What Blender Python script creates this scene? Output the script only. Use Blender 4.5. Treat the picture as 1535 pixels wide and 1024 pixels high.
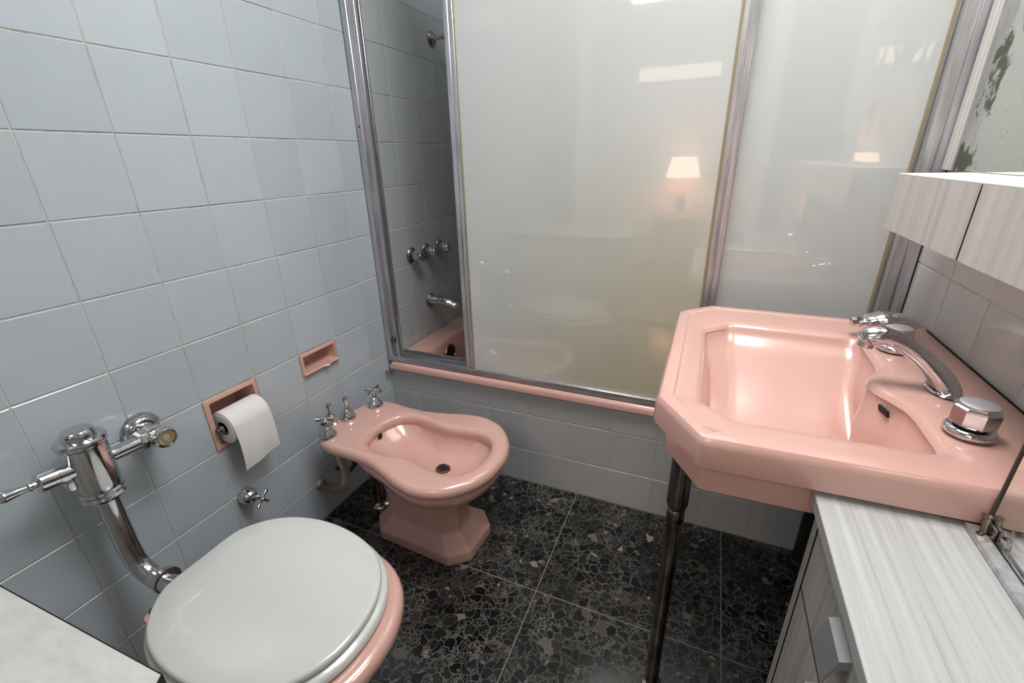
import bpy, bmesh, math, random
from mathutils import Vector, Matrix
random.seed(7)
S = bpy.context.scene
COL = S.collection
for o in list(bpy.data.objects): bpy.data.objects.remove(o)
PI = math.pi

# ------------------------------------------------------------------ camera
cd = bpy.data.cameras.new('camera'); cam = bpy.data.objects.new('camera', cd); COL.objects.link(cam)
cd.sensor_width = 36.0; cd.lens = 36.0 * 673.78 / 1535.0; cd.clip_start = .02
cam.matrix_world = Matrix(((0.91958472, -0.12837584, 0.37132678, 1.10735665),
                           (0.39223723, 0.35450141, -0.84881017, -0.43973759),
                           (-0.02266915, 0.92620105, 0.37634787, 1.15153054),
                           (0, 0, 0, 1)))
S.camera = cam
# ------------------------------------------------------------------ light
S.view_settings.view_transform = 'Standard'; S.view_settings.look = 'None'
S.view_settings.gamma = 1.0; S.view_settings.use_curve_mapping = False
S.view_settings.exposure = 0.0
w = bpy.data.worlds.new('world'); S.world = w; w.use_nodes = True
w.node_tree.nodes['Background'].inputs[0].default_value = (.93, .96, 1.0, 1)
w.node_tree.nodes['Background'].inputs[1].default_value = .28
def area(name, loc, rot, sx, sy, power, col):
    l = bpy.data.lights.new(name, 'AREA'); l.shape = 'RECTANGLE'; l.size = sx; l.size_y = sy
    l.energy = power; l.color = col
    o = bpy.data.objects.new(name, l); COL.objects.link(o); o.location = loc; o.rotation_euler = rot
    return o
area('ceiling_light', (1.06, .30, 2.37), (0, 0, 0), .65, .65, 25, (1, .975, .94))
area('tub_ceiling_light', (.9, 1.25, 2.37), (0, 0, 0), .5, .3, .8, (1, .97, .92))
area('bedroom_fill_light', (.75, -2.1, 2.37), (0, 0, 0), 1.0, 1.0, 17, (1, .92, .82))  # added fill lamp, kept overhead out of the glass reflections

# ------------------------------------------------------------------ mesh helpers
class MB:
    def __init__(s): s.v = []; s.f = []
    def add(s, vs, fs):
        n = len(s.v); s.v += [tuple(p) for p in vs]; s.f += [tuple(i + n for i in f) for f in fs]; return s
    def box(s, a, b, bev=0.0, seg=2, M=None):
        x0, y0, z0 = a; x1, y1, z1 = b
        if bev > 0:
            bm = bmesh.new(); bmesh.ops.create_cube(bm, size=1)
            for v in bm.verts:
                v.co = Vector(((x0+x1)/2 + v.co.x*(x1-x0), (y0+y1)/2 + v.co.y*(y1-y0), (z0+z1)/2 + v.co.z*(z1-z0)))
            bmesh.ops.bevel(bm, geom=bm.edges[:], offset=bev, segments=seg, profile=.5, affect='EDGES')
            bm.verts.index_update()
            vs = [v.co.copy() for v in bm.verts]; fs = [[v.index for v in f.verts] for f in bm.faces]; bm.free()
        else:
            vs = [Vector(p) for p in ((x0,y0,z0),(x1,y0,z0),(x1,y1,z0),(x0,y1,z0),(x0,y0,z1),(x1,y0,z1),(x1,y1,z1),(x0,y1,z1))]
            fs = [(3,2,1,0),(4,5,6,7),(0,1,5,4),(1,2,6,5),(2,3,7,6),(3,0,4,7)]
        if M is not None: vs = [M @ v for v in vs]
        return s.add(vs, fs)
    def prism(s, poly, axis, a, b):
        # extrude a 2D polygon (list of 2-tuples, in the other two axes order) along axis from a to b
        def P(q, t):
            r = list(q); r.insert(axis, t); return r
        n = len(poly)
        vs = [P(q, a) for q in poly] + [P(q, b) for q in poly]
        fs = [tuple(range(n))[::-1], tuple(range(n, 2*n))] + [(i, (i+1) % n, n+(i+1) % n, n+i) for i in range(n)]
        return s.add(vs, fs)
    def loft(s, rings, cap0=True, cap1=True, closed=True):
        n = len(rings[0]); vs = [p for r in rings for p in r]; fs = []
        for k in range(len(rings)-1):
            for i in range(n if closed else n-1):
                j = (i+1) % n
                fs.append((k*n+i, k*n+j, (k+1)*n+j, (k+1)*n+i))
        if cap0: fs.append(tuple(range(n))[::-1])
        if cap1: fs.append(tuple(range((len(rings)-1)*n, len(rings)*n)))
        return s.add(vs, fs)
    def lathe(s, prof, org, axis=(0,0,1), n=32, flute=None):
        # prof: list of (radius, height along axis)
        ax = Vector(axis).normalized(); q = Vector((0,0,1)).rotation_difference(ax); org = Vector(org)
        rings = []
        for r, h in prof:
            rings.append([org + q @ Vector((max(r, 1e-4)*(1 if not flute else 1-flute[1]*.5*(1+math.cos(flute[0]*2*PI*i/n)))*math.cos(2*PI*i/n),
                                            max(r, 1e-4)*(1 if not flute else 1-flute[1]*.5*(1+math.cos(flute[0]*2*PI*i/n)))*math.sin(2*PI*i/n), h)) for i in range(n)])
        return s.loft(rings)
    def tube(s, path, rad, n=20, flat=1.0, up=None):
        P = [Vector(p) for p in path]; m = len(P)
        R = rad if isinstance(rad, (list, tuple)) else [rad]*m
        T = [(P[min(i+1, m-1)] - P[max(i-1, 0)]).normalized() for i in range(m)]
        u = Vector(up) if up else (Vector((0,0,1)) if abs(T[0].z) < .9 else Vector((0,1,0)))
        rings = []
        for i in range(m):
            side = T[i].cross(u)
            if side.length < 1e-5: side = Vector((1,0,0))
            side.normalize(); u2 = side.cross(T[i]).normalized()
            if not up: u = u2
            fl = flat[i] if isinstance(flat, (list, tuple)) else flat
            rings.append([P[i] + side*(R[i]*math.cos(2*PI*k/n)) + u2*(R[i]*fl*math.sin(2*PI*k/n)) for k in range(n)])
        return s.loft(rings)

def catmull(pts, per=8, closed=False):
    P = [Vector(p) for p in pts]; n = len(P); out = []
    rng = n if closed else n-1
    for i in range(rng):
        a = P[(i-1) % n] if closed or i > 0 else P[0]*2 - P[1]
        b = P[i]; c = P[(i+1) % n]
        d = P[(i+2) % n] if closed or i+2 < n else P[-1]*2 - P[-2]
        for k in range(per):
            t = k/per
            out.append(.5*((2*b) + (c-a)*t + (2*a-5*b+4*c-d)*t*t + (3*b-a-3*c+d)*t**3))
    if not closed: out.append(P[-1])
    return out
def resample(poly, n):
    P = poly + [poly[0]]; L = [0]
    for i in range(len(P)-1): L.append(L[-1] + (P[i+1]-P[i]).length)
    out = []; k = 0
    for i in range(n):
        t = L[-1]*i/n
        while L[k+1] < t: k += 1
        out.append(P[k].lerp(P[k+1], (t-L[k])/max(L[k+1]-L[k], 1e-9)))
    return out
def sym_outline(half, cy, n=128):
    # half: (x, halfwidth) from front tip to back centre, mirrored
    up = [Vector((x, cy+h)) for x, h in half]; dn = [Vector((x, cy-h)) for x, h in half[1:-1]][::-1]
    return resample(catmull(up+dn, 10, True), n)
def inset(out, d):
    n = len(out); r = []
    for i in range(n):
        t = (out[(i+1) % n]-out[i-1]).normalized()
        r.append(out[i] + Vector((-t.y, t.x))*d)       # counter-clockwise outline: left is inwards
    return r
def rnd_poly(pts, rad, seg=6):
    # rounded polygon, 2D points counter-clockwise; rad single or list
    out = []; n = len(pts)
    for i in range(n):
        p = Vector(pts[i]); a = Vector(pts[i-1]); b = Vector(pts[(i+1) % n]); r = rad[i] if isinstance(rad, (list, tuple)) else rad
        u = (a-p).normalized(); v = (b-p).normalized()
        ang = u.angle(v); d = min(r/math.tan(ang/2), .45*(a-p).length, .45*(b-p).length)
        p0 = p+u*d; p1 = p+v*d
        for k in range(seg+1):
            t = k/seg; out.append(p0*(1-t)**2 + p*2*t*(1-t) + p1*t*t)
    return out
def polar(poly, c, angs):
    c = Vector(c); out = []; n = len(poly)
    for a in angs:
        d = Vector((math.cos(a), math.sin(a))); best = None
        for i in range(n):
            p = poly[i]-c; q = poly[(i+1) % n]-c; e = q-p
            den = d.x*e.y - d.y*e.x
            if abs(den) < 1e-12: continue
            t = (p.x*e.y - p.y*e.x)/den; s = (p.x*d.y - p.y*d.x)/den
            if t > 0 and -1e-6 <= s <= 1+1e-6 and (best is None or t > best): best = t
        out.append(c + d*(best or .01))
    return out
def at(ring, z): return [Vector((p.x, p.y, z)) for p in ring]
def lerp2(a, b, t): return [p.lerp(q, t) for p, q in zip(a, b)]
def to_pt(a, c, t): return [p.lerp(Vector(c), t) for p in a]

# ------------------------------------------------------------------ object helpers
def mesh_of(name, mb, mat, off=(0,0,0), smooth=40):
    me = bpy.data.meshes.new(name); ox, oy, oz = off
    me.from_pydata([(x-ox, y-oy, z-oz) for x, y, z in mb.v], [], mb.f)
    bm = bmesh.new(); bm.from_mesh(me); bmesh.ops.recalc_face_normals(bm, faces=bm.faces); bm.to_mesh(me); bm.free()
    if smooth:
        me.polygons.foreach_set('use_smooth', [True]*len(me.polygons)); me.set_sharp_from_angle(angle=math.radians(smooth))
    me.materials.append(mat); me.update()
    return me
def thing(name, loc, label, cat, group=None):
    o = bpy.data.objects.new(name, None); COL.objects.link(o); o.location = loc; o.empty_display_size = .05
    o['label'] = label; o['category'] = cat
    if group: o['group'] = group
    return o
def root_loc(o):
    while o.parent: o = o.parent
    return o.location
def part(name, mb, mat, parent, label=None, kind=None, smooth=40):
    o = bpy.data.objects.new(name, mesh_of(name, mb, mat, root_loc(parent), smooth)); COL.objects.link(o); o.parent = parent
    if label: o['label'] = label
    if kind: o['kind'] = kind
    return o
def solo(name, mb, mat, loc, label, cat, group=None, smooth=40):
    o = bpy.data.objects.new(name, mesh_of(name, mb, mat, loc, smooth)); COL.objects.link(o); o.location = loc
    o['label'] = label; o['category'] = cat
    if group: o['group'] = group
    return o
def struct(name, mb, mat, label=None, cat='wall', smooth=0):
    o = bpy.data.objects.new(name, mesh_of(name, mb, mat, (0,0,0), smooth)); COL.objects.link(o)
    o['kind'] = 'structure'; o['label'] = label or name.replace('_', ' '); o['category'] = cat
    return o

# ------------------------------------------------------------------ materials
def srgb(r, g, b):
    f = lambda c: (c/255/12.92) if c/255 <= .04045 else ((c/255+.055)/1.055)**2.4
    return (f(r), f(g), f(b), 1)
class Mt:
    def __init__(s, name):
        s.m = bpy.data.materials.new(name); s.m.use_nodes = True; s.t = s.m.node_tree; s.n = s.t.nodes; s.b = s.n['Principled BSDF']
    def node(s, typ, **kw):
        n = s.n.new(typ)
        for k, v in kw.items():
            if hasattr(n, k) and k not in n.inputs: setattr(n, k, v)
            else: n.inputs[k].default_value = v
        return n
    def link(s, a, b): s.t.links.new(a, b)
    def set(s, **kw):
        for k, v in kw.items(): s.b.inputs[k.replace('_', ' ')].default_value = v
        return s
    def ramp(s, src, stops):
        r = s.n.new('ShaderNodeValToRGB'); e = r.color_ramp.elements
        while len(e) < len(stops): e.new(.5)
        for x, (p, c) in zip(e, stops): x.position = p; x.color = c if len(c) == 4 else (*c, 1)
        s.link(src, r.inputs[0]); return r.outputs[0]
    def mix(s, fac, a, b, mode='MIX'):
        m = s.n.new('ShaderNodeMix'); m.data_type = 'RGBA'; m.blend_type = mode
        for i, x in ((0, fac), (6, a), (7, b)):
            if isinstance(x, (int, float)): m.inputs[i].default_value = x
            elif isinstance(x, tuple): m.inputs[i].default_value = x
            else: s.link(x, m.inputs[i])
        return m.outputs[2]
    def coord(s, scale=(1,1,1), out='Object'):
        c = s.n.new('ShaderNodeTexCoord'); m = s.n.new('ShaderNodeMapping'); s.link(c.outputs[out], m.inputs[0])
        m.inputs['Scale'].default_value = scale; return m.outputs[0]
    def pos(s, scale=(1,1,1)):
        c = s.n.new('ShaderNodeNewGeometry'); m = s.n.new('ShaderNodeMapping'); s.link(c.outputs['Position'], m.inputs[0])
        m.inputs['Scale'].default_value = scale; return m.outputs[0]
    def noise(s, vec, scale, detail=3, rough=.5):
        n = s.node('ShaderNodeTexNoise', Scale=scale, Detail=detail, Roughness=rough); s.link(vec, n.inputs['Vector']); return n.outputs['Fac']
    def bump(s, src, strength, dist=.002):
        b = s.node('ShaderNodeBump', Strength=strength, Distance=dist); s.link(src, b.inputs['Height']); s.link(b.outputs[0], s.b.inputs['Normal'])
def plain(name, col, rough=.5, metal=0, coat=0, **kw):
    m = Mt(name); m.set(Base_Color=col, Roughness=rough, Metallic=metal, Coat_Weight=coat, Coat_Roughness=.03, **kw); return m.m

def tile_mat(name, col, var=.05, rough=.16):
    m = Mt(name); oi = m.n.new('ShaderNodeObjectInfo')
    p = m.pos((1,1,1)); n = m.noise(p, 9, 3)
    c1 = m.mix(n, tuple(c*.95 for c in col[:3])+(1,), tuple(min(1, c*1.05) for c in col[:3])+(1,))
    v = m.ramp(oi.outputs['Random'], [(0, (1-var,)*3), (1, (1+var*.6,)*3)])
    m.link(m.mix(1.0, c1, v, 'MULTIPLY'), m.b.inputs['Base Color'])
    # small limescale scuffs
    f = m.noise(m.pos((1, 1, 1)), 40, 5, .7)
    m.link(m.ramp(f, [(.35, (rough-.05,)*3), (.7, (rough+.10,)*3)]), m.b.inputs['Roughness'])
    m.bump(m.noise(p, 14, 1), .12, .003)
    return m.m
TILE = tile_mat('blue_grey_glazed_tile', srgb(184, 194, 203))
TILE_A = tile_mat('warm_lit_glazed_tile_low', srgb(186, 189, 192))  # less blue copy of the wall tile, warm light put into its colour
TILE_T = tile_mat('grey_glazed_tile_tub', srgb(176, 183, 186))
TILE_R = tile_mat('grey_glazed_tile_right', srgb(205, 205, 203))
def grout_mat():
    m = Mt('grout'); n = m.noise(m.pos(), 22, 6, .7)
    m.link(m.ramp(n, [(.30, srgb(150, 138, 118)), (.46, srgb(196, 190, 178)), (.7, srgb(214, 210, 202))]), m.b.inputs['Base Color'])
    m.set(Roughness=.85); return m.m
GROUT = grout_mat()
def terrazzo_mat():
    m = Mt('black_terrazzo'); p = m.pos()
    wob = m.node('ShaderNodeTexNoise', Scale=30, Detail=2); m.link(p, wob.inputs['Vector'])
    pv = m.mix(.035, p, wob.outputs['Color'], 'ADD')
    pal = None
    def layer(scale, w):
        ed = m.node('ShaderNodeTexVoronoi', Scale=scale, feature='DISTANCE_TO_EDGE'); m.link(pv, ed.inputs['Vector'])
        ce = m.node('ShaderNodeTexVoronoi', Scale=scale); m.link(pv, ce.inputs['Vector'])
        return ed.outputs['Distance'], ce.outputs['Color']
    d1, c1 = layer(42, 0); d2, c2 = layer(105, 0)
    sep1 = m.n.new('ShaderNodeSeparateColor'); m.link(c1, sep1.inputs[0])
    sep2 = m.n.new('ShaderNodeSeparateColor'); m.link(c2, sep2.inputs[0])
    blk, drk, olv = srgb(13, 13, 14), srgb(29, 29, 29), srgb(44, 43, 38)
    def chip(sep):
        a = m.ramp(sep.outputs[0], [(0, blk), (.6, drk), (.92, olv), (.975, srgb(58, 55, 50)), (.991, srgb(140, 130, 114)), (1, srgb(160, 150, 132))])
        a.node.color_ramp.interpolation = 'LINEAR'; return a
    small = m.ramp(sep1.outputs[1], [(.60, (0,0,0)), (.62, (1,1,1))])          # where a big cell breaks into small chips
    vein = srgb(92, 91, 90)
    l1 = m.ramp(d1, [(.028, (1,1,1)), (.06, (0,0,0))]); l2 = m.ramp(d2, [(.035, (1,1,1)), (.085, (0,0,0))])
    lines = m.mix(small, l1, m.mix(1.0, l1, l2, 'LIGHTEN'))
    chips = m.mix(small, chip(sep1), chip(sep2))
    fade = m.ramp(m.noise(p, 5, 3), [(.34, (.35,)*3), (.6, (1,)*3)])
    lf = m.mix(1.0, lines, fade, 'MULTIPLY')
    base = m.mix(lf, chips, vein)
    sp = m.ramp(m.noise(p, 330, 1), [(.755, (0,0,0)), (.775, (1,1,1))])
    m.link(m.mix(sp, base, srgb(175, 170, 162)), m.b.inputs['Base Color'])
    m.link(m.mix(lf, (.13,.13,.13,1), (.45,.45,.45,1)), m.b.inputs['Roughness'])
    m.set(Specular_IOR_Level=.45)
    return m.m
TERR = terrazzo_mat()
def pink_mat():
    m = Mt('pink_glazed_ceramic'); n = m.noise(m.pos(), 6, 2)
    m.link(m.mix(n, srgb(212, 167, 157), srgb(218, 174, 164)), m.b.inputs['Base Color'])
    m.set(Roughness=.26, Coat_Weight=.65, Coat_IOR=1.55, Coat_Roughness=.12); return m.m
PINK = pink_mat()
CHROME = Mt('worn_chrome'); CHROME.set(Base_Color=srgb(205, 205, 208), Metallic=1.0)
CHROME.link(CHROME.ramp(CHROME.noise(CHROME.coord(), 60, 4), [(.3, (.06,)*3), (.75, (.2,)*3)]), CHROME.b.inputs['Roughness']); CHROME = CHROME.m
DCHROME = Mt('tarnished_chrome'); DCHROME.set(Metallic=1.0, Roughness=.25)
DCHROME.link(DCHROME.ramp(DCHROME.noise(DCHROME.coord((1,1,.35)), 45, 5), [(.35, srgb(112, 88, 74)), (.5, srgb(152, 142, 136)), (.7, srgb(180, 176, 173))]), DCHROME.b.inputs['Base Color']); DCHROME = DCHROME.m
ALU = Mt('brushed_aluminium'); ALU.set(Metallic=.85, Roughness=.38)
ALU.link(ALU.ramp(ALU.noise(ALU.pos((1,1,.08)), 90, 3), [(.3, srgb(176, 176, 182)), (.7, srgb(214, 214, 220))]), ALU.b.inputs['Base Color']); ALU = ALU.m
ALUD = plain('dark_aluminium_track', srgb(92, 92, 94), .4, .8)
STEEL = plain('satin_steel_pull', srgb(158, 158, 162), .32, .55)
WHITE = plain('white_plastic_seat', srgb(210, 213, 211), .22, 0, .4)
PAPER = Mt('soft_white_paper'); PAPER.set(Base_Color=srgb(228, 227, 228), Roughness=.95); PAPER.bump(PAPER.noise(PAPER.pos(), 350, 2), .35, .001); PAPER = PAPER.m
CARD = plain('brown_cardboard', srgb(150, 130, 112), .9)
ALUH = Mt('brushed_aluminium_rail'); ALUH.set(Metallic=.85, Roughness=.36)
ALUH.link(ALUH.ramp(ALUH.noise(ALUH.pos((.08,1,1)), 90, 3), [(.3, srgb(170, 170, 176)), (.7, srgb(214, 214, 220))]), ALUH.b.inputs['Base Color']); ALUH = ALUH.m
DARK = plain('dark_opening', srgb(18, 15, 13), .6)
BLACKR = plain('black_seam', srgb(38, 32, 30), .6)
GASK = plain('yellowed_sealant', srgb(158, 146, 112), .5)
WPAINT = plain('white_paint', srgb(236, 235, 232), .6)
HOSE = plain('ribbed_grey_hose', srgb(178, 172, 160), .45, .35)
BRASS = plain('worn_brass', srgb(206, 188, 140), .35, .8)
SILV = plain('pale_worn_disc', srgb(200, 200, 205), .4, .6)
WFRAME = plain('off_white_frame', srgb(214, 212, 206), .45)
def wood_mat(name, scale, lo, mid, hi, rough=.35):
    m = Mt(name); v = m.coord(scale)
    n = m.noise(v, 1.0, 6, .62); n2 = m.noise(v, .33, 2)
    c = m.ramp(n, [(.28, lo), (.48, mid), (.68, hi)])
    m.link(m.mix(.25, c, m.ramp(n2, [(.35, lo), (.65, hi)])), m.b.inputs['Base Color'])
    m.link(m.ramp(n, [(.3, (rough+.1,)*3), (.7, (rough-.06,)*3)]), m.b.inputs['Roughness']); return m.m
WOODT = wood_mat('grey_laminate_top', (165, 3.2, 60), srgb(154, 156, 157), srgb(184, 186, 187), srgb(197, 199, 200))
WOODL = wood_mat('faint_grey_laminate_top', (40, 90, 40), srgb(176, 178, 178), srgb(188, 190, 190), srgb(196, 198, 198))
WOODF = wood_mat('grey_laminate_front', (30, 70, 2.5), srgb(150, 144, 138), srgb(186, 182, 176), srgb(205, 202, 197))
WOODU = wood_mat('pale_laminate_front', (30, 60, 1.2), srgb(186, 182, 178), srgb(206, 203, 199), srgb(218, 215, 211))
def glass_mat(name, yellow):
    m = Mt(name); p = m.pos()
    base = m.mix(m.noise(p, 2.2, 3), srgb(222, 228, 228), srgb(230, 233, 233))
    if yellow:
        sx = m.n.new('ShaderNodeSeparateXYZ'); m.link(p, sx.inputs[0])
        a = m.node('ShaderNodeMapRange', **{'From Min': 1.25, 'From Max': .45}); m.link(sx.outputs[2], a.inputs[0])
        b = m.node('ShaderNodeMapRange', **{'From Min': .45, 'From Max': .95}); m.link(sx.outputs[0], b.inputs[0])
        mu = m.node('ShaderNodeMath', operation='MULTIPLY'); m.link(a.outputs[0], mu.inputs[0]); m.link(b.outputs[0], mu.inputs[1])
        base = m.mix(mu.outputs[0], base, srgb(226, 219, 190))  # warm reflection of the bedroom painted into the lower right glass colour
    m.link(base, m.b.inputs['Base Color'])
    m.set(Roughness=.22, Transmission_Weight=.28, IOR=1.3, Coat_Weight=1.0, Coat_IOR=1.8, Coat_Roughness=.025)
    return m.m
GLASS = glass_mat('frosted_glass_warm_reflection', True); GLASS2 = glass_mat('frosted_glass', False)
def mirror_mat(name, th, off):
    m = Mt(name); p = m.pos(); p.node.inputs['Location'].default_value = (off, off, off)
    n = m.noise(p, 16, 5, .62); e = m.noise(p, 3.0, 2)
    mu = m.node('ShaderNodeMath', operation='MULTIPLY'); m.link(n, mu.inputs[0]); m.link(e, mu.inputs[1])
    f = m.ramp(mu.outputs[0], [(th, (0,0,0)), (th+.03, (1,1,1))])
    m.link(m.mix(f, srgb(226, 230, 225), srgb(118, 124, 108)), m.b.inputs['Base Color'])
    m.link(m.ramp(mu.outputs[0], [(th-.025, (.03,)*3), (th+.03, (.6,)*3)]), m.b.inputs['Roughness'])
    m.set(Metallic=1.0); return m.m
MIRROR = mirror_mat('aged_mirror', .335, 0); MIRROR2 = mirror_mat('stained_mirror', .298, 3.1)
def emit(name, col, s):
    m = Mt(name); m.set(Base_Color=col, Emission_Color=col, Emission_Strength=s, Roughness=.8); return m.m

# ------------------------------------------------------------------ room shell
W = 1.555; P = .152; DY = .865; YB = 1.62; YR = -1.05; H = 2.4; G = .0016
# left wall slab with two niche openings
def wall_with_holes(mb, x0, x1, ys, zs, holes):
    for i in range(len(ys)-1):
        for k in range(len(zs)-1):
            if (i, k) in holes: continue
            mb.box((x0, ys[i], zs[k]), (x1, ys[i+1], zs[k+1]))
    return mb
NP = (.152+.004, .304-.004, .456+.004, .608-.004)      # paper niche opening
NS = (.456+.004, .608-.004, .532+.004, .608-.004)      # soap niche opening
mb = MB(); wall_with_holes(mb, -.12, -G, [YR, NP[0], NP[1], NS[0], NS[1], YB+.1], [0, NP[2], NS[2], NP[3], H], {(1, 1), (1, 2), (3, 2)})
wl = struct('wall_left', mb, GROUT, 'left wall clad in square pale blue grey tiles with beige joints')
mb = MB().box((W+G, YR, 0), (W+.12, YB+.1, H)); wr = struct('wall_right', mb, GROUT, 'right wall of grey tiles behind the pink sink')
mb = MB().box((0, YB+G, 0), (W, YB+.12, H)); wb = struct('wall_back', mb, GROUT, 'tiled wall along the far side of the bathtub')
mb = MB().box((0, DY+G, 0), (W, DY+.022, .385)); wa = struct('wall_front_of_tub', mb, GROUT, 'low tiled front of the bathtub below the pink rim')
mb = MB().box((-.12, YR, -.1), (W+.12, YB+.12, -.0005)); fl = struct('floor', mb, plain('floor_joint', srgb(128, 124, 118), .7), 'black terrazzo floor in large square slabs', 'floor')
mb = MB().box((-.12, YR-.1, H), (W+.12, YB+.12, H+.08)); struct('ceiling', mb, WPAINT, 'white ceiling', 'ceiling')
# rear wall with the doorway the light comes through
mb = MB().box((-.12, YR-.1, 0), (.29, YR, H)).box((1.3, YR-.1, 0), (W+.12, YR, H)).box((.29, YR-.1, 2.1), (1.3, YR, H))
struct('wall_rear', mb, plain('grey_plaster', srgb(120, 128, 132), .5), 'grey wall with an open doorway behind the viewer')

mb = MB().box((.21, YR+.0005, 0), (.305, YR+.025, 2.1), .004).box((1.29, YR+.0005, 0), (1.385, YR+.025, 2.1), .004).box((.21, YR+.0005, 2.1005), (1.385, YR+.025, 2.195), .004)
struct('trim_1', mb, plain('white_gloss_paint', srgb(240, 240, 238), .25), 'white casing around the open doorway behind the viewer', 'trim')

def tile_mb(a, b, t=.0055, bev=.0016):
    # a tile lying in local YZ, its face towards +X at x = 0, spanning y 0..a and z 0..b
    c = .0011
    o = [(c, c), (a-c, c), (a-c, b-c), (c, b-c)]; q = [(c+bev, c+bev), (a-c-bev, c+bev), (a-c-bev, b-c-bev), (c+bev, b-c-bev)]
    return MB().loft([[(-t, y, z) for y, z in o], [(-bev*.8, y, z) for y, z in o], [(0, y, z) for y, z in q]], False, True)
_tm = {}
def tile(parent, mat, face, u0, u1, z0, z1, pl, name='tile'):
    # face '+x' (left wall), '-y' (tub front and back wall), '-x' (right wall), '+z' floor
    key = (mat.name, round(u1-u0, 4), round(z1-z0, 4))
    if key not in _tm: _tm[key] = mesh_of(name, tile_mb(u1-u0, z1-z0), mat, (0,0,0), 0)
    o = bpy.data.objects.new(name, _tm[key]); COL.objects.link(o); o.parent = parent
    jit = lambda: random.uniform(-1, 1)*.0022
    d = random.uniform(-.0004, .0004)
    if face == '+x': o.location = (pl+d, u0, z0); o.rotation_euler = (0, jit(), jit())
    elif face == '-x': o.location = (pl+d, u1, z0); o.rotation_euler = (0, jit(), PI+jit())
    elif face == '-y': o.location = (u0, pl+d, z0); o.rotation_euler = (0, 0, -PI/2+jit())
    return o
def tile_bulk(parent, mat, face, cells, pl):
    mb = MB()
    for u0, u1, z0, z1 in cells:
        t = tile_mb(u1-u0, z1-z0)
        if face == '+x': vs = [(pl+x, u0+y, z0+z) for x, y, z in t.v]
        elif face == '-x': vs = [(pl-x, u1-y, z0+z) for x, y, z in t.v]
        else: vs = [(u0+y, pl-x, z0+z) for x, y, z in t.v]
        mb.add(vs, t.f)
    if mb.v: part('tile_field', mb, mat, parent, kind='stuff', smooth=0)
# left wall
bulk = []
for i in range(-7, 11):
    y0, y1 = i*P, min((i+1)*P, YB)
    y0 = max(y0, YR)
    for k in range(16):
        z0, z1 = k*P, min((k+1)*P, H)
        if z1-z0 < .02 or y1-y0 < .02: continue
        if i == 1 and k == 3: continue
        if i == 3 and k == 3: z1 = .532
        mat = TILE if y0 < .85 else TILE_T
        if i < -3 or k > 10 or (i > 6 and k < 2): bulk.append((y0, y1, z0, z1))
        else: tile(wl, mat, '+x', y0, y1, z0, z1, 0)
tile_bulk(wl, TILE, '+x', bulk, 0)
# front of the bathtub
xs = [0, .130] + [.130+P*j for j in range(1, 10)]; xs[-1] = W
for a, b in zip(xs, xs[1:]):
    for z0, z1 in ((.0, .143), (.143, .295), (.295, .386)): tile(wa, TILE_A, '-y', a, b, z0, z1, DY)
# right wall
bulk = []
ys = [DY] + [.840-P*j for j in range(0, 12)] + [YR]; ys = [DY, .840] + [.840-P*j for j in range(1, 13)]
for a, b in zip(ys[1:], ys):
    for k in range(16):
        z0, z1 = k*P, min((k+1)*P, H)
        if 4 <= k <= 6 and a > .1: tile(wr, TILE_R, '-x', a, b, z0, z1, W)
        elif a > YR: bulk.append((a, b, z0, z1))
for j in range(5):
    for k in range(16): bulk.append((DY+j*P, min(DY+(j+1)*P, YB), k*P, min((k+1)*P, H)))
tile_bulk(wr, TILE_R, '-x', bulk, W)
tile_bulk(wb, TILE_T, '-y', [(min(j*P, W), min((j+1)*P, W), k*P, min((k+1)*P, H)) for j in range(11) for k in range(16) if min((j+1)*P, W)-j*P > .02], YB)
# floor slabs
fx = [0, .296, .783, 1.270, W]; fy = [YR, -.544, -.057, .430, DY]
for a, b in zip(fx, fx[1:]):
    for c, d in zip(fy, fy[1:]):
        g = .0011
        part('slab', MB().box((a+g, c+g, -.02), (b-g, d-g, 0), .0008, 1), TERR, fl, smooth=0)

# ------------------------------------------------------------------ bathtub
mb = MB(); N = 160
angs = [2*PI*i/N for i in range(N)]; tc = (.78, 1.235)
def rect(x0, x1, y0, y1, r): return polar(rnd_poly([(x0, y0), (x1, y0), (x1, y1), (x0, y1)], r, 8), tc, angs)
TO = (.003, W-.003, .846, YB-.001)
rings = [at(rect(.06, 1.49, .92, 1.57, .1), .03), at(rect(.05, 1.5, .9, 1.58, .1), .30), at(rect(.01, W-.01, .892, YB-.005, .02), .388),
         at(rect(TO[0], TO[1], .852, TO[3], .004), .388), at(rect(TO[0], TO[1], .846, TO[3], .004), .394), at(rect(TO[0], TO[1], .846, TO[3], .004), .408),
         at(rect(TO[0], TO[1], .850, TO[3], .004), .417), at(rect(TO[0], TO[1], .858, TO[3], .004), .421), at(rect(.02, W-.02, .88, YB-.02, .03), .422),
         at(rect(.085, 1.46, .952, 1.545, .11), .420), at(rect(.095, 1.45, .962, 1.535, .11), .414), at(rect(.103, 1.44, .970, 1.527, .11), .40),
         at(rect(.115, 1.42, .985, 1.512, .12), .32), at(rect(.135, 1.36, 1.0, 1.49, .13), .16), at(rect(.17, 1.31, 1.04, 1.45, .14), .10), at(rect(.25, 1.2, 1.1, 1.4, .13), .085)]
mb.loft(rings)
tub = thing('bathtub', (.78, 1.23, 0), 'built-in pink enamel bathtub behind the sliding glass doors', 'bathtub')
part('basin', mb, PINK, tub)
ov = part('overflow_cover', MB().lathe([(0, 0), (.041, 0), (.043, .004), (.041, .009), (.032, .011), (.030, .005), (0, .004)], (.112, 1.137, .355), (1, 0, .08)), DCHROME, tub, 'dark chrome overflow cover')
part('opening', MB().lathe([(0, .0045), (.029, .0045), (.028, .007), (0, .007)], (.112, 1.137, .355), (1, 0, .08)), DARK, ov)

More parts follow.
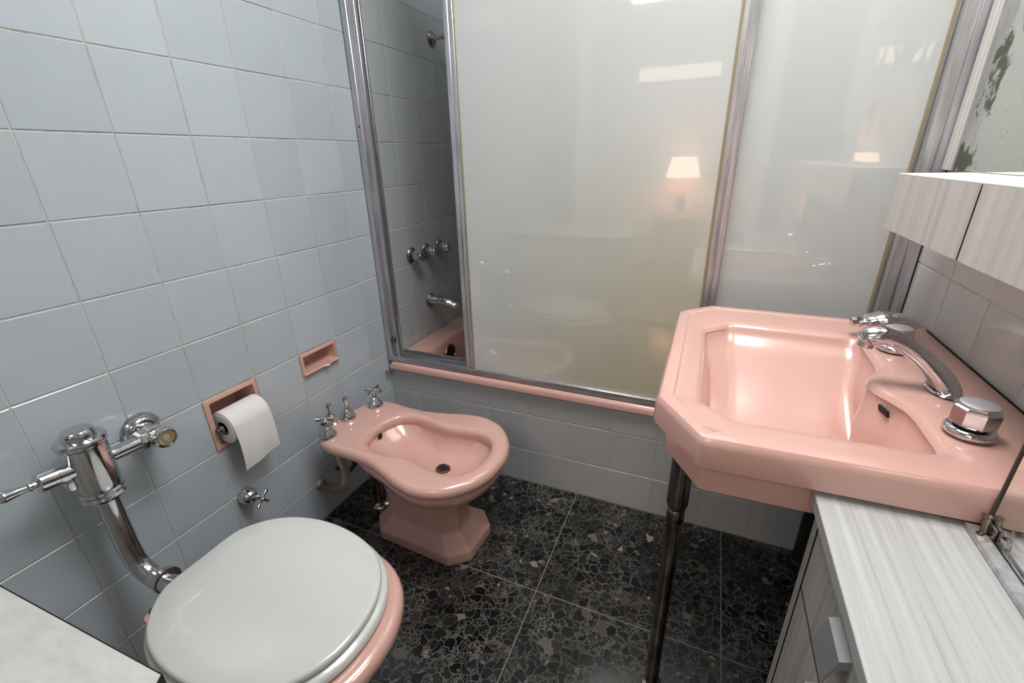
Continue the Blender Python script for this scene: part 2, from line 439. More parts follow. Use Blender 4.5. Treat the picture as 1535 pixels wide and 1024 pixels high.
# ------------------------------------------------------------------ shower enclosure frame and doors
HT = 1.98
en = thing('shower_door_frame', (.78, .88, .422), 'fixed aluminium track and posts framing the bathtub opening', 'frame')
mb = MB().box((.004, .856, .4225), (W-.004, .914, .430), .001, 1)
part('bottom_track', mb, ALUH, en)
for y, h in ((.8575, .446), (.886, .452), (.910, .456)):
    part('track_lip', MB().box((.006, y-.0022, .430), (W-.006, y+.0022, h), .0008, 1), ALUH, en)
lp = part('post', MB().box((.004, .856, .4305), (.026, .914, HT), .002, 1).box((.026, .870, .4305), (.046, .882, HT), .001, 1).box((.026, .898, .4305), (.042, .908, HT), .001, 1), ALU, en)
part('roller_stop', MB().box((.028, .858, .50), (.044, .8695, .522), .002), DCHROME, lp)
part('screw', MB().lathe([(0, 0), (.0035, 0), (.0025, .0015), (0, .002)], (.015, .856, 1.26), (0, -1, 0), 10), BLACKR, lp)
part('post', MB().box((1.528, .856, .4305), (W-.002, .914, HT), .002, 1).box((1.506, .858, .4305), (1.528, .882, HT), .001, 1), ALU, en)
part('top_track', MB().box((.004, .856, HT), (W-.004, .914, HT+.04), .002, 1), ALU, en)
part('edge_seal', MB().box((W-.004, .8555, .43), (W-.0005, .860, HT)), BLACKR, en, smooth=0)
def door(x0, x1, y0, y1, zb, glass, label, wl_, wr_):
    d = thing('sliding_shower_door', ((x0+x1)/2, (y0+y1)/2, zb), label, 'door', 'sliding shower doors')
    ym = (y0+y1)/2
    part('stile', MB().box((x0, y0, zb), (x0+wl_*.55, y1, HT-.01), .0015, 1).box((x0+wl_*.55, y0+.003, zb), (x0+wl_, y1-.003, HT-.01), .001, 1), ALU, d)
    part('stile', MB().box((x1-wr_*.5, y0, zb), (x1, y1, HT-.01), .0015, 1).box((x1-wr_, y0+.002, zb), (x1-wr_*.62, y1-.002, HT-.01), .001, 1).box((x1-wr_*.62, y0+.006, zb), (x1-wr_*.5, y1-.006, HT-.01)), ALU, d)
    part('rail', MB().box((x0+wl_, y0+.002, zb), (x1-wr_, y1-.002, zb+.012), .001, 1), ALU, d)
    part('rail', MB().box((x0+wl_, y0+.002, HT-.03), (x1-wr_, y1-.002, HT-.01), .001, 1), ALU, d)
    part('glass_pane', MB().box((x0+wl_, ym-.003, zb+.012), (x1-wr_, ym+.003, HT-.03)), glass, d, smooth=0)
    for xa, xb in ((x0+wl_, x0+wl_+.004), (x1-wr_-.006, x1-wr_)):
        part('gasket', MB().box((xa, ym-.0042, zb+.012), (xb, ym+.0042, HT-.03), .0005, 1), GASK, d, 'yellowed sealant strip')
    return d
door(.352, 1.148, .8625, .8815, .4325, GLASS, 'frosted glass sliding door in front, a warm room reflection tinted into its lower right', .029, .032)
door(.732, 1.518, .8885, .9075, .4325, GLASS2, 'frosted glass sliding door in the rear track, behind the pink sink', .035, .014)

# ------------------------------------------------------------------ bath fittings on the wall inside the tub
for j, y in enumerate((1.082, 1.185, 1.289)):
    t = thing('bath_tap', (0, y, .797), ('round chrome bath tap, nearest of the row of three', 'round chrome bath tap, middle of the row of three', 'round chrome bath tap, farthest of the row of three')[j], 'tap', 'bath taps above the tub spout')
    part('wall_plate', MB().lathe([(0, .0005), (.030, .0005), (.031, .006), (.026, .013), (.017, .017), (0, .017)], (0, y, .797), (1, 0, 0)), DCHROME, t)
    part('handle', MB().lathe([(.017, .016), (.017, .022), (.023, .025), (.0245, .054), (.022, .059), (0, .060)], (0, y, .797), (1, 0, 0), 40, (10, .1)), CHROME, t)
t = thing('bath_spout', (0, 1.19, .575), 'chrome bath spout under the three round taps', 'spout')
part('wall_plate', MB().lathe([(0, .0005), (.030, .0005), (.031, .005), (.026, .012), (.018, .02), (0, .02)], (0, 1.19, .575), (1, 0, 0)), DCHROME, t)
part('spout', MB().tube(catmull([(.004, 1.19, .577), (.05, 1.195, .580), (.09, 1.20, .572), (.125, 1.205, .556), (.132, 1.206, .548)], 5), [.026]*6+[.0235]*5+[.021]*5+[.018]*4+[.016], 20, .8), CHROME, t)
t = thing('shower_arm', (0, 1.366, 1.597), 'small chrome shower arm on a round plate high in the tub corner', 'shower')
part('wall_plate', MB().lathe([(0, .0005), (.026, .0005), (.027, .004), (.02, .010), (.011, .013), (0, .013)], (0, 1.366, 1.597), (1, 0, 0)), DCHROME, t)
part('arm', MB().tube([(.003, 1.366, 1.597), (.05, 1.37, 1.600), (.056, 1.37, 1.600)], .0065, 14), CHROME, t)
part('nut', MB().lathe([(0, 0), (.010, 0), (.010, .016), (0, .016)], (.05, 1.37, 1.6), (1, .08, 0), 6), CHROME, t)
part('shower_head', MB().lathe([(.008, .0), (.010, .01), (.012, .03), (.026, .055), (.028, .062), (0, .064)], (.063, 1.371, 1.6), (1, .05, -.5), 24), CHROME, t)
solo('wall_hook', MB().lathe([(0, 0), (.006, 0), (.005, .012), (.008, .018), (.006, .023), (0, .024)], (0.0005, .838, .385), (1, -.2, .1), 14), CHROME, (0, .838, .385), 'tiny metal peg in the wall corner just below the pink tub rim', 'peg')

# ------------------------------------------------------------------ bidet
bc = .500
t = thing('bidet', (.38, bc, 0), 'low pink ceramic bidet with a waisted bowl on an octagonal foot', 'bidet')
NB = 144
O = sym_outline([(.652, 0), (.645, .06), (.618, .118), (.565, .172), (.495, .196), (.425, .187), (.355, .164), (.285, .148), (.21, .146), (.145, .148), (.092, .134), (.062, .10), (.052, .05), (.050, 0)], bc, NB)
I = sym_outline([(.604, 0), (.596, .05), (.572, .088), (.53, .104), (.48, .100), (.43, .089), (.38, .090), (.33, .098), (.278, .098), (.235, .076), (.217, .034), (.214, 0)], bc-.004, NB)
B = sym_outline([(.642, 0), (.634, .06), (.605, .118), (.553, .164), (.49, .186), (.42, .178), (.352, .156), (.285, .140), (.235, .125), (.205, .09), (.195, .04), (.193, 0)], bc, NB)
cB = Vector((.43, bc)); 
rings = [at(to_pt(B, cB, .46), .238), at(to_pt(B, cB, .34), .246), at(to_pt(B, cB, .17), .263), at(to_pt(B, cB, .05), .286), at(inset(B, .001), .305), at(inset(B, -.001), .316), at(inset(B, .002), .3245), at(inset(B, .014), .328),
         at(inset(O, .022), .329), at(inset(O, .005), .3305), at(inset(O, .001), .335), at(inset(O, -.001), .340), at(inset(O, -.001), .350), at(inset(O, .003), .359), at(inset(O, .011), .3645), at(inset(O, .022), .366),
         at(lerp2(inset(O, .022), inset(I, -.020), .6), .3665), at(inset(I, -.020), .367), at(inset(I, -.009), .3655), at(inset(I, -.002), .361), at(I, .354), at(inset(I, .001), .345), at(inset(I, -.004), .33),
         at(to_pt(I, (.45, bc), .10), .308), at(to_pt(I, (.45, bc), .28), .288), at(to_pt(I, (.45, bc), .55), .278), at(to_pt(I, (.45, bc), .86), .273)]
part('basin', MB().loft(rings, False, True), PINK, t, smooth=50)
def octo(x0, x1, hw, c, cy): return [Vector(q) for q in ((x0+c, cy-hw), (x1-c, cy-hw), (x1, cy-hw+c), (x1, cy+hw-c), (x1-c, cy+hw), (x0+c, cy+hw), (x0, cy+hw-c), (x0, cy-hw+c))]
def ocr(x0, x1, hw, c, cy, z, r=.006): return at(rnd_poly(octo(x0, x1, hw, c, cy), r, 3), z)
py = bc+.014
part('pedestal', MB().loft([ocr(.196, .562, .112, .050, py, .0), ocr(.196, .562, .112, .050, py, .030), ocr(.200, .559, .109, .049, py, .035), ocr(.222, .512, .078, .042, py, .062), ocr(.228, .504, .072, .040, py, .074),
                            ocr(.230, .506, .072, .040, py-.005, .15), ocr(.226, .526, .082, .045, py-.010, .21), ocr(.225, .56, .10, .05, bc, .268)], True, True), PINK, t)
part('drain', MB().lathe([(.012, -.002), (.013, .004), (.021, .005), (.023, .003), (.024, .0)], (.45, bc, .273), n=28), DCHROME, t)
part('drain_opening', MB().lathe([(0, 0), (.0128, 0), (.0125, .002), (0, .002)], (.45, bc, .274), n=20), DARK, t)
part('overflow_hole', MB().lathe([(0, 0), (.010, 0), (.009, .002), (0, .002)], (.2195, bc-.01, .335), (1, 0, .05), 16), DARK, t)
def bell(mb_, x, y, z, r=.027, h=.034): return mb_.lathe([(r*.95, 0), (r, .003), (r*.97, .008), (r*.72, h*.55), (r*.5, h*.85), (r*.42, h), (r*.34, h+.002), (r*.3, h+.012), (0, h+.013)], (x, y, z), n=36, flute=(12, .05))
zt = .3655
def cross_handle(parent, c, ax, L, r, ang):
    q = Vector((0,0,1)).rotation_difference(Vector(ax).normalized()); c = Vector(c)
    hub = part('cross_handle', MB().lathe([(0, -.012), (r*1.3, -.012), (r*1.7, -.003), (r*1.8, .004), (r*1.2, .008), (0, .009)], c, ax, 20), CHROME, parent)
    for k in range(4):
        a = ang + k*PI/2; d = q @ Vector((math.cos(a), math.sin(a), .0))
        part('spoke', MB().tube([c, c+d*L*.35, c+d*L*.7, c+d*L*.9, c+d*L], [r*.9, r*.75, r*1.05, r*1.25, r*.7], 12), CHROME, hub)
for x, y, ang in ((.108, .390, .5), (.112, .594, .25)):
    tb = part('tap', bell(MB(), x, y, zt), CHROME, t)
    q = MB().lathe([(.0055, .04), (.0055, .056), (.008, .058), (0, .06)], (x, y, zt), n=16)
    hb = MB().add(q.v, q.f)
    for k in range(4):
        a = ang+k*PI/2; d = Vector((math.cos(a), math.sin(a), 0)); c = Vector((x, y, zt+.062))
        hb.tube([c, c+d*.012, c+d*.022, c+d*.028, c+d*.0295], [.007, .0055, .0072, .008, .004], 12)
    hb.lathe([(.008, .055), (.0095, .062), (.007, .069), (0, .071)], (x, y, zt), n=18)
    part('cross_handle', hb, CHROME, tb)
x, y = .084, .495
tb = part('diverter_tap', bell(MB(), x, y, zt), CHROME, t)
part('lever', MB().lathe([(.005, .04), (.005, .052), (.0075, .062), (.0095, .072), (.0085, .078), (.004, .080), (0, .0805)], (x, y, zt), n=20), CHROME, tb)
po = part('pop_up_rod', MB().lathe([(.012, 0), (.012, .004), (.007, .008), (.006, .028), (.0078, .031), (.0078, .036), (0, .037)], (.070, .446, zt-.001), (0, 0, 1), 18), CHROME, t)
part('knob', MB().lathe([(.0045, .035), (.005, .046), (.0072, .062), (.0092, .072), (.0082, .076), (0, .077)], (.070, .446, zt), (-.10, -.03, 1), 20), CHROME, po)
a_ = -math.radians(3.3); d_ = Vector((.38-.62, bc-.498, 0)); d_.rotate(Matrix.Rotation(a_, 3, 'Z'))
t.location = Vector((.62, .498, 0)) + d_; t.rotation_euler = (0, 0, a_)
# water supply under the deck
h = thing('bidet_supply_hose', (0, .427, .146), 'ribbed grey supply hose from the wall up to the bidet', 'hose')
path = catmull([(.001, .427, .146), (.025, .430, .135), (.055, .440, .128), (.082, .455, .140), (.092, .462, .172), (.090, .464, .21), (.084, .462, .25), (.082, .46, .30)], 12)
part('hose', MB().tube(path, [.0105 + (.0035 if i % 2 else -.0025) for i in range(len(path))], 14), HOSE, h, smooth=25)
part('wall_nut', MB().lathe([(0, .0005), (.017, .0005), (.016, .008), (.012, .012), (0, .013)], (0, .427, .146), (1, .1, -.3), 16), HOSE, h)
part('tail_pipe', MB().lathe([(.009, 0), (.013, .001), (.013, .02), (.006, .022), (.006, .05), (0, .05)], (.082, .46, .29), (0, 0, 1), 12), DCHROME, h)
h = thing('bidet_trap', (.132, .56, 0), 'dark waste pipe behind the foot of the bidet', 'pipe')
part('pipe', MB().tube(catmull([(.205, .53, .262), (.16, .545, .25), (.135, .56, .20), (.132, .56, .08), (.132, .56, .001)], 6), .021, 16), DCHROME, h)
part('floor_flange', MB().lathe([(.02, .012), (.035, .008), (.04, .001), (.02, .001)], (.132, .56, 0), n=24), DCHROME, h)
for yy in (.50, .60):
    part('supply_pipe', MB().tube([(.10, yy, .335), (.10, yy, .20), (.055, yy+.01, .15), (.002, yy+.01, .15)], .008, 12), DCHROME, h)

# ------------------------------------------------------------------ toilet
ty = -.066
t = thing('toilet', (.43, ty, 0), 'pink toilet bowl with its white lid closed', 'toilet')
L = sym_outline([(.646, 0), (.637, .058), (.608, .108), (.562, .145), (.497, .166), (.425, .172), (.36, .164), (.310, .145), (.275, .118), (.250, .085), (.243, .055), (.243, 0)], ty, 144)
def slab(out, z0, z1, r, dome=0):
    c = (.44, ty)
    return [at(inset(out, r), z0), at(inset(out, r*.3), z0+r*.3), at(out, z0+r), at(out, z1-r), at(inset(out, r*.3), z1-r*.3), at(inset(out, r), z1), at(to_pt(inset(out, r), c, .25), z1+dome*.6), at(to_pt(inset(out, r), c, .6), z1+dome), at(to_pt(inset(out, r), c, .95), z1+dome*1.1)]
part('lid', MB().loft(slab(L, .402, .4175, .006, .003), True, True), WHITE, t, smooth=50)
Sx = sym_outline([(.657, 0), (.648, .06), (.618, .113), (.570, .151), (.502, .173), (.425, .179), (.36, .171), (.308, .152), (.272, .124), (.248, .09), (.241, .055), (.241, 0)], ty, 144)
Si = to_pt(Sx, (.45, ty), .36)
part('seat', MB().loft([at(inset(Sx, .006), .381), at(Sx, .386), at(Sx, .395), at(inset(Sx, .006), .4005), at(inset(Si, -.006), .4005), at(Si, .396), at(Si, .386), at(inset(Si, -.006), .381), at(inset(Sx, .006), .381)], False, False), WHITE, t, smooth=50)
R = sym_outline([(.684, 0), (.674, .065), (.642, .120), (.59, .158), (.515, .178), (.43, .180), (.35, .170), (.30, .150), (.268, .122), (.252, .095), (.248, .07), (.246, .04), (.246, 0)], ty, 144)
Ri = to_pt(R, (.45, ty), .4); cR = (.40, ty)
rings = [at(to_pt(R, cR, .46), .0), at(to_pt(R, cR, .46), .02), at(to_pt(R, cR, .50), .05), at(to_pt(R, cR, .50), .13), at(to_pt(R, cR, .40), .20), at(to_pt(R, cR, .26), .27), at(to_pt(R, cR, .12), .32), at(to_pt(R, cR, .045), .342), at(inset(R, .008), .3455), at(R, .349), at(inset(R, -.002), .358), at(R, .369), at(inset(R, .006), .3765), at(inset(R, .016), .379),
         at(inset(Ri, -.012), .379), at(inset(Ri, -.003), .374), at(Ri, .36), at(to_pt(Ri, (.42, ty), .2), .28), at(to_pt(Ri, (.42, ty), .6), .2), at(to_pt(Ri, (.42, ty), .9), .17)]
part('bowl', MB().loft(rings, True, True), PINK, t, smooth=50)
lug = [(.222, ty-.118), (.34, ty-.128), (.34, ty-.07), (.236, ty-.074)]
part('rear_lug', MB().loft([at(rnd_poly(lug, .02, 6), .335), at(rnd_poly(lug, .022, 6), .372), at(to_pt(rnd_poly(lug, .022, 6), (.29, ty-.1), .06), .3765)], True, True), PINK, t)
for s in (-1, 1):
    part('hinge_post', MB().lathe([(.013, 0), (.014, .004), (.012, .022), (0, .024)], (.257, ty+s*.072, .3765), n=20), WHITE, t)
    part('bolt_cap', MB().lathe([(.011, 0), (.009, .006), (.004, .009), (0, .0095)], (.240, ty+s*.098, .3765), n=16), DARK, t)

# ------------------------------------------------------------------ flush valve on the wall
vx, vy = .075, -.108
t = thing('flush_valve', (vx, vy, .6), 'chrome flush valve with a side lever, piped from the wall into the toilet', 'flush valve')
part('body', MB().lathe([(.030, .566), (.0335, .575), (.035, .59), (.035, .672), (.039, .676), (.0395, .684), (.037, .688), (.0255, .689), (.0255, .700), (.022, .705), (0, .7065)], (vx, vy, 0), n=40), CHROME, t)
part('bottom_ring', MB().lathe([(.021, .553), (.034, .554), (.0375, .560), (.034, .566), (.0365, .571), (.033, .577), (.02, .577)], (vx, vy, 0), n=40), CHROME, t)
part('drop_tube', MB().tube(catmull([(vx, vy, .558), (vx, vy, .48), (vx, vy, .41), (vx+.008, vy+.001, .372), (vx+.033, vy+.004, .347), (vx+.07, vy+.007, .340), (.185, vy+.012, .340), (.22, vy+.014, .340)], 8), .0195, 28), CHROME, t)
part('tube_collar', MB().lathe([(.018, 0), (.027, .001), (.027, .012), (.018, .014)], (.136, vy+.012, .340), (1, 0, 0), 28), CHROME, t)
lv = part('handle_socket', MB().lathe([(.018, .028), (.018, .050), (.0172, .0505), (.0172, .0515), (.018, .052), (.018, .076), (.016, .078), (.008, .0785), (0, .0785)], (vx, vy, .630), (.0, -1, .12), 28), CHROME, t)
part('lever', MB().lathe([(.0062, .078), (.0058, .084), (.0085, .086), (.0082, .089), (.0058, .091), (.0062, .093), (.0105, .119), (.0105, .123), (.008, .1265), (0, .127)], (vx, vy, .630), (0, -1, .12), 20), CHROME, lv)
part('side_block', MB().box((vx-.016, vy-.046, .594), (vx+.006, vy-.025, .625), .003), CHROME, t)
pipe = part('supply_tube', MB().tube([(vx, vy, .628), (vx, vy+.09, .623)], .0145, 24), CHROME, t)
part('union_nut', MB().lathe([(.015, 0), (.021, .001), (.0225, .006), (.0225, .02), (.02, .024), (.015, .026)], (vx-.004, vy+.078, .623), (-.1, 1, -.03), 8), CHROME, pipe)
st = part('stop_valve', MB().lathe([(.012, -.01), (.019, .0), (.021, .010), (.0195, .03), (0, .032)], (vx-.006, vy+.097, .621), (-.25, 1, -.08), 28).lathe([(.022, .004), (.021, .02), (.0175, .034), (.017, .058), (.0205, .062), (.0205, .072), (0, .073)], (0, .016, .613), (1, 0, 0), 32), CHROME, t)
part('wall_flange', MB().lathe([(0, .0005), (.039, .0005), (.040, .005), (.037, .010), (.034, .011), (.032, .017), (.028, .021), (.022, .022), (0, .022)], (0, .016, .613), (1, 0, 0), 40), CHROME, t)
cp = part('stop_cap', MB().lathe([(.0205, .070), (.0225, .072), (.0232, .082), (.022, .092), (.0185, .094), (.0175, .0905), (0, .0905)], (0, .016, .613), (1, 0, 0), 36), CHROME, t)
part('cap_screw', MB().lathe([(.0168, .0906), (.016, .0925), (.011, .0932), (.0105, .0918), (0, .0918)], (0, .016, .613), (1, 0, 0), 28), BRASS, cp, 'worn yellowish brass screw')
part('screw_centre', MB().lathe([(.008, .0919), (.0075, .0935), (0, .094)], (0, .016, .613), (1, 0, 0), 6), SILV, cp)

# small cross-handled stop tap
t = thing('stop_tap', (0, .186, .293), 'small chrome stop tap with a cross handle on the wall beside the toilet', 'tap')
part('escutcheon', MB().lathe([(0, .0005), (.023, .0005), (.0245, .006), (.0235, .018), (.020, .029), (.0145, .035), (.012, .037), (0, .038)], (0, .186, .293), (1, 0, 0), 32), CHROME, t)
part('stem', MB().lathe([(.0075, .036), (.0075, .044), (.0052, .046), (.0052, .06), (0, .061)], (0, .186, .293), (1, .12, 0), 16), CHROME, t)
cross_handle(t, (.062, .193, .293), (1, .12, 0), .027, .0042, .75)

# ------------------------------------------------------------------ paper holder, roll, soap dish
def niche(mb, y0, y1, z0, z1, lip, depth, proud):
    o = [(y0, z0), (y1, z0), (y1, z1), (y0, z1)]; yi0, yi1, zi0, zi1 = y0+lip, y1-lip, z0+lip, z1-lip
    i = [(yi0, zi0), (yi1, zi0), (yi1, zi1), (yi0, zi1)]; k = .006
    j = [(yi0+k, zi0+k), (yi1-k, zi0+k), (yi1-k, zi1-k), (yi0+k, zi1-k)]
    R = lambda p, x, r: [Vector((x, a.x, a.y)) for a in rnd_poly(p, r, 4)]
    e = .0022; o2 = [(y0+e, z0+e), (y1-e, z0+e), (y1-e, z1-e), (y0+e, z1-e)]
    g = .006; og = [(y0+g, z0+g), (y1-g, z0+g), (y1-g, z1-g), (y0+g, z1-g)]
    return mb.loft([R(j, -depth-.006, .01), R(og, -depth-.006, .004), R(og, 0.0, .004), R(o, 0.0, .003), R(o, proud*.6, .003), R(o2, proud, .003), R(i, proud, .006), R(i, proud-.003, .006), R(j, -depth+.012, .012), R(to_pt([Vector(q) for q in j], ((y0+y1)/2, (z0+z1)/2), .06), -depth, .012)], True, True)
t = thing('toilet_paper_holder', (0, .228, .532), 'square pink ceramic recess in the blue tiles holding the paper roll', 'paper holder')
part('recess', niche(MB(), .1535, .3025, .4575, .6065, .012, .070, .004), PINK, t)
part('roller', MB().lathe([(.008, .006), (.008, .143), (.006, .143)], (.014, .1535, .520), (0, 1, 0), 14).lathe([(.012, .0), (.012, .008), (.008, .008)], (.014, .1665, .520), (0, 1, 0), 14), DCHROME, t)
t = thing('toilet_paper_roll', (.018, .228, .53), 'white toilet paper roll with a loose sheet hanging from the recess', 'toilet paper')
ro, ri, ya, yb, cx, cz = .045, .019, .176, .284, .014, .520
prof = [(ri, 0), (ri+.001, -.0005), (ro-.004, -.0005), (ro-.001, .001), (ro, .004), (ro, yb-ya-.004), (ro-.001, yb-ya-.001), (ro-.004, yb-ya), (ri+.001, yb-ya), (ri, yb-ya)]
part('paper_roll', MB().lathe(prof+[(ri, 0)], (cx, ya, cz), (0, 1, 0), 56), PAPER, t)
part('cardboard_core', MB().lathe([(ri-.0015, .002), (ri-.0002, .002), (ri-.0002, yb-ya-.002), (ri-.0015, yb-ya-.002), (ri-.0015, .002)], (cx, ya, cz), (0, 1, 0), 32), CARD, t)
pth = []
for k in range(15):
    a = PI*.62 - k/14*PI*.62; pth.append((cx+(ro+.0012)*math.cos(a), cz+(ro+.0012)*math.sin(a)))
for k in range(1, 9): pth.append((cx+ro+.0012+.004*math.sin(k/8*PI)+.002*k/8, cz-.104*k/8))
mb = MB(); rows = []
for i, (x, z) in enumerate(pth):
    f = max(0, i-14)/8
    rows.append([Vector((x+.0022*f*math.sin(j*.9+i*.2), ya+.001+(yb-ya-.002)*j/10 , z-.016*f*f*(1-j/10)*1.0)) for j in range(11)])
th = .0009
front = [p for r in rows for p in r]; back = [p-Vector((th, 0, th*.4)) for p in front]; n = 11; m_ = len(rows); fs = []
for i in range(m_-1):
    for j in range(n-1):
        a = i*n+j; fs += [(a, a+1, a+n+1, a+n), (m_*n+a, m_*n+a+n, m_*n+a+n+1, m_*n+a+1)]
bd = [j for j in range(n)] + [i*n+n-1 for i in range(1, m_)] + [(m_-1)*n+j for j in range(n-2, -1, -1)] + [i*n for i in range(m_-2, 0, -1)]
for q in range(len(bd)):
    a, b = bd[q], bd[(q+1) % len(bd)]; fs.append((b, a, m_*n+a, m_*n+b))
mb.add(front+back, fs); part('hanging_sheet', mb, PAPER, t, smooth=60)
t = thing('soap_dish', (0, .532, .57), 'small pink ceramic soap recess in the blue tiles above the bidet', 'soap dish')
part('recess', niche(MB(), .4575, .6065, .5335, .6065, .010, .055, .004), PINK, t)
# scalloped lip along the lower edge
mb = MB(); prof = []
lipz = .5335
for k in range(25):
    u = k/24; y = .4595+u*.145
    bmp = .010*math.exp(-((u-.62)/.055)**2) ; prof.append((y, bmp))
ringsL = []
for y, b_ in prof:
    ringsL.append([Vector((x_, y, z_)) for x_, z_ in ((-.02, .5415), (.004+.6*b_, .5425), (.010+.9*b_, .544), (.013+.9*b_, .541-.25*b_), (.012+.8*b_, .5375-.3*b_), (.003, .5345), (-.02, .5345))])
mb.loft(ringsL); part('lip', mb, PINK, t)

# ------------------------------------------------------------------ sink
t = thing('pedestal_free_sink', (1.3, .43, .70), 'pink octagonal wall sink on chrome legs with a wide tap deck', 'sink')
t.name = 'sink'
c = (1.30, .405); NS_ = 288; angs = [2*PI*i/NS_ for i in range(NS_)]
XR = W-.003
oct_ = [(1.133, .122), (XR, .134), (XR, .742), (1.136, .750), (1.064, .676), (1.064, .222)]
def OUT(d, r=.008):
    cc = [(1.133+d*.41, .122+d), (XR, .134+d), (XR, .742-d), (1.136+d*.41, .750-d), (1.064+d, .676-d*.41), (1.064+d, .222+d*.41)]
    return polar(rnd_poly(cc, [r, .001, .001, r, r, r], 5), c, angs)
def INN(d, r=.02):
    # basin opening with a lobe for the spout at its right side
    l = []
    base = [(1.178+d*.41, .196+d), (1.418-d, .202+d)]
    l += base
    for k in range(9):
        u = k/8; y = .300+u*.20
        l.append((1.419-d-.036*(.5-.5*math.cos(2*PI*u))**1.2, y))
    l += [(1.420-d, .620-d), (1.178+d*.41, .628-d), (1.127+d, .575-d*.41), (1.127+d, .240+d*.41)]
    rr = [r, r] + [.012]*9 + [r, r, r, r]
    return polar(rnd_poly(l, rr, 5), c, angs)
zT = .801
dc = Vector((1.378, .300))
BASE_ = INN(0, .03)
def BAS(t_):
    # steep short side walls left and right, a long curved fall from the far side to the trough line
    out = []
    for p in BASE_:
        w_ = min(1, t_/.30); w_ = w_*w_*(3-2*w_)
        out.append(Vector((1.272 + (p.x-1.272)*(1-.10*w_-.10*t_), p.y + (.300-p.y)*t_)))
    return out
def UND(t_): return [Vector((1.272+(p.x-1.272)*1.06, .300+(p.y-.300)*1.03)) for p in BAS(t_)]
rings = [at(UND(.94), .626), at(UND(.84), .629), at(UND(.72), .640), at(UND(.60), .657), at(UND(.48), .677), at(UND(.40), .692), at(OUT(.05, .01), .696), at(OUT(.026, .01), .699), at(OUT(.021, .01), .703), at(OUT(.019, .01), .748), at(OUT(.014, .01), .7505), at(OUT(.004, .01), .7515), at(OUT(.0, .01), .755),
         at(OUT(-.001, .01), .765), at(OUT(.000, .01), .788), at(OUT(.002, .01), .7955), at(OUT(.0055, .01), .7997), at(OUT(.011, .01), zT), at(OUT(.024, .012), zT+.0003),
         at(OUT(.0275, .014), zT-.0022), at(OUT(.036, .016), zT-.0022),
         at(INN(-.020), zT-.0035), at(INN(-.008), zT-.0045), at(INN(-.002), zT-.007), at(INN(.003), zT-.014),
         at(BAS(.012), .785), at(BAS(.03), .777), at(BAS(.06), .768), at(BAS(.11), .757), at(BAS(.18), .744), at(BAS(.26), .7295), at(BAS(.36), .711), at(BAS(.48), .689), at(BAS(.60), .668), at(BAS(.72), .6505), at(BAS(.84), .639), at(BAS(.95), .635)]
part('basin', MB().loft(rings, True, True), PINK, t, smooth=35)
part('drain', MB().lathe([(.014, -.002), (.015, .003), (.022, .004), (.025, .001)], (dc.x-.005, dc.y, .6355), n=28), CHROME, t)
part('drain_opening', MB().lathe([(0, 0), (.0145, 0), (.014, .0015), (0, .0015)], (dc.x-.005, dc.y, .636), n=20), DARK, t)
part('overflow_slot', MB().box((-.003, -.012, -.006), (.001, .012, .006), .001, 1, Matrix.Translation((1.397, .350, .772)) @ Matrix.Rotation(.25, 4, 'Z') @ Matrix.Rotation(-.3, 4, 'Y')), DARK, t)
# octagonal-knob handles
def sink_handle(y, label):
    h = thing('sink_tap', (1.458, y, .8015), label, 'tap', 'octagonal sink taps')
    part('base_ring', MB().lathe([(0, 0), (.026, 0), (.0275, .003), (.0268, .007), (.0235, .010), (.020, .0105), (0, .0105)], (1.458, y, .8015), n=40), CHROME, h)
    part('neck', MB().lathe([(.017, .0105), (.017, .016), (0, .016)], (1.458, y, .8015), n=24), DARK, h)
    k = part('handle', MB().lathe([(.0195, .0135), (.0235, .0145), (.0250, .017), (.0254, .036), (.0246, .0385), (.0215, .040), (.021, .0425), (0, .0425)], (1.458, y, .8015), n=8), CHROME, h, smooth=15)
    part('button', MB().lathe([(.0195, .042), (.0195, .0435), (.0165, .045), (0, .0453)], (1.458, y, .8015), n=32), SILV, k)
sink_handle(.261, 'octagonal chrome sink tap on the deck, nearer the laminate counter')
sink_handle(.562, 'octagonal chrome sink tap on the deck, beyond the curved spout')
h = thing('sink_spout', (1.475, .397, .8), 'curved chrome spout arching over the pink sink basin', 'faucet')
path = catmull([(1.477, .397, .8015), (1.4765, .397, .806), (1.470, .397, .818), (1.454, .397, .836), (1.431, .397, .856), (1.405, .397, .872), (1.384, .397, .879), (1.366, .397, .876), (1.356, .397, .868)], 6)
nn = len(path); rad = []; fl = []
for i in range(nn):
    u = i/(nn-1)
    rad.append(.022*(1-u)**2.6+.0128 + (.0025*math.sin(max(0, (u-.68)/.32)*PI) if u > .68 else 0)); fl.append(.62+.38*min(1, u*1.3))
rad[0] = .036; rad[-1] = .009
part('spout', MB().tube(path, rad, 28, fl, up=(.75, 0, .66)), CHROME, h, smooth=60)
part('aerator', MB().lathe([(.0085, 0), (.0115, .001), (.0115, .010), (.0095, .012), (0, .012)], (1.362, .397, .858), (.15, 0, 1), 24), CHROME, h)
h = thing('flat_sink_spout', (1.475, .64, .8), 'second low chrome spout with a flattened oval body at the far end of the sink', 'faucet')
part('base', MB().lathe([(.022, .0), (.022, .006), (.016, .01), (.014, .024), (0, .025)], (1.485, .645, .8005), n=28), CHROME, h)
part('spout', MB().tube(catmull([(1.512, .640, .826), (1.500, .640, .834), (1.475, .637, .839), (1.447, .634, .838), (1.425, .632, .832), (1.410, .630, .828)], 5), [.004]+[.018]*4+[.025]*6+[.028]*5+[.023]*5+[.015]*5, 24, .42), CHROME, h, smooth=60)
part('tip_nut', MB().lathe([(0, -.006), (.009, -.006), (.011, .0), (.010, .012), (.007, .014), (0, .014)], (1.412, .630, .828), (-1, -.05, -.15), 8), CHROME, h)
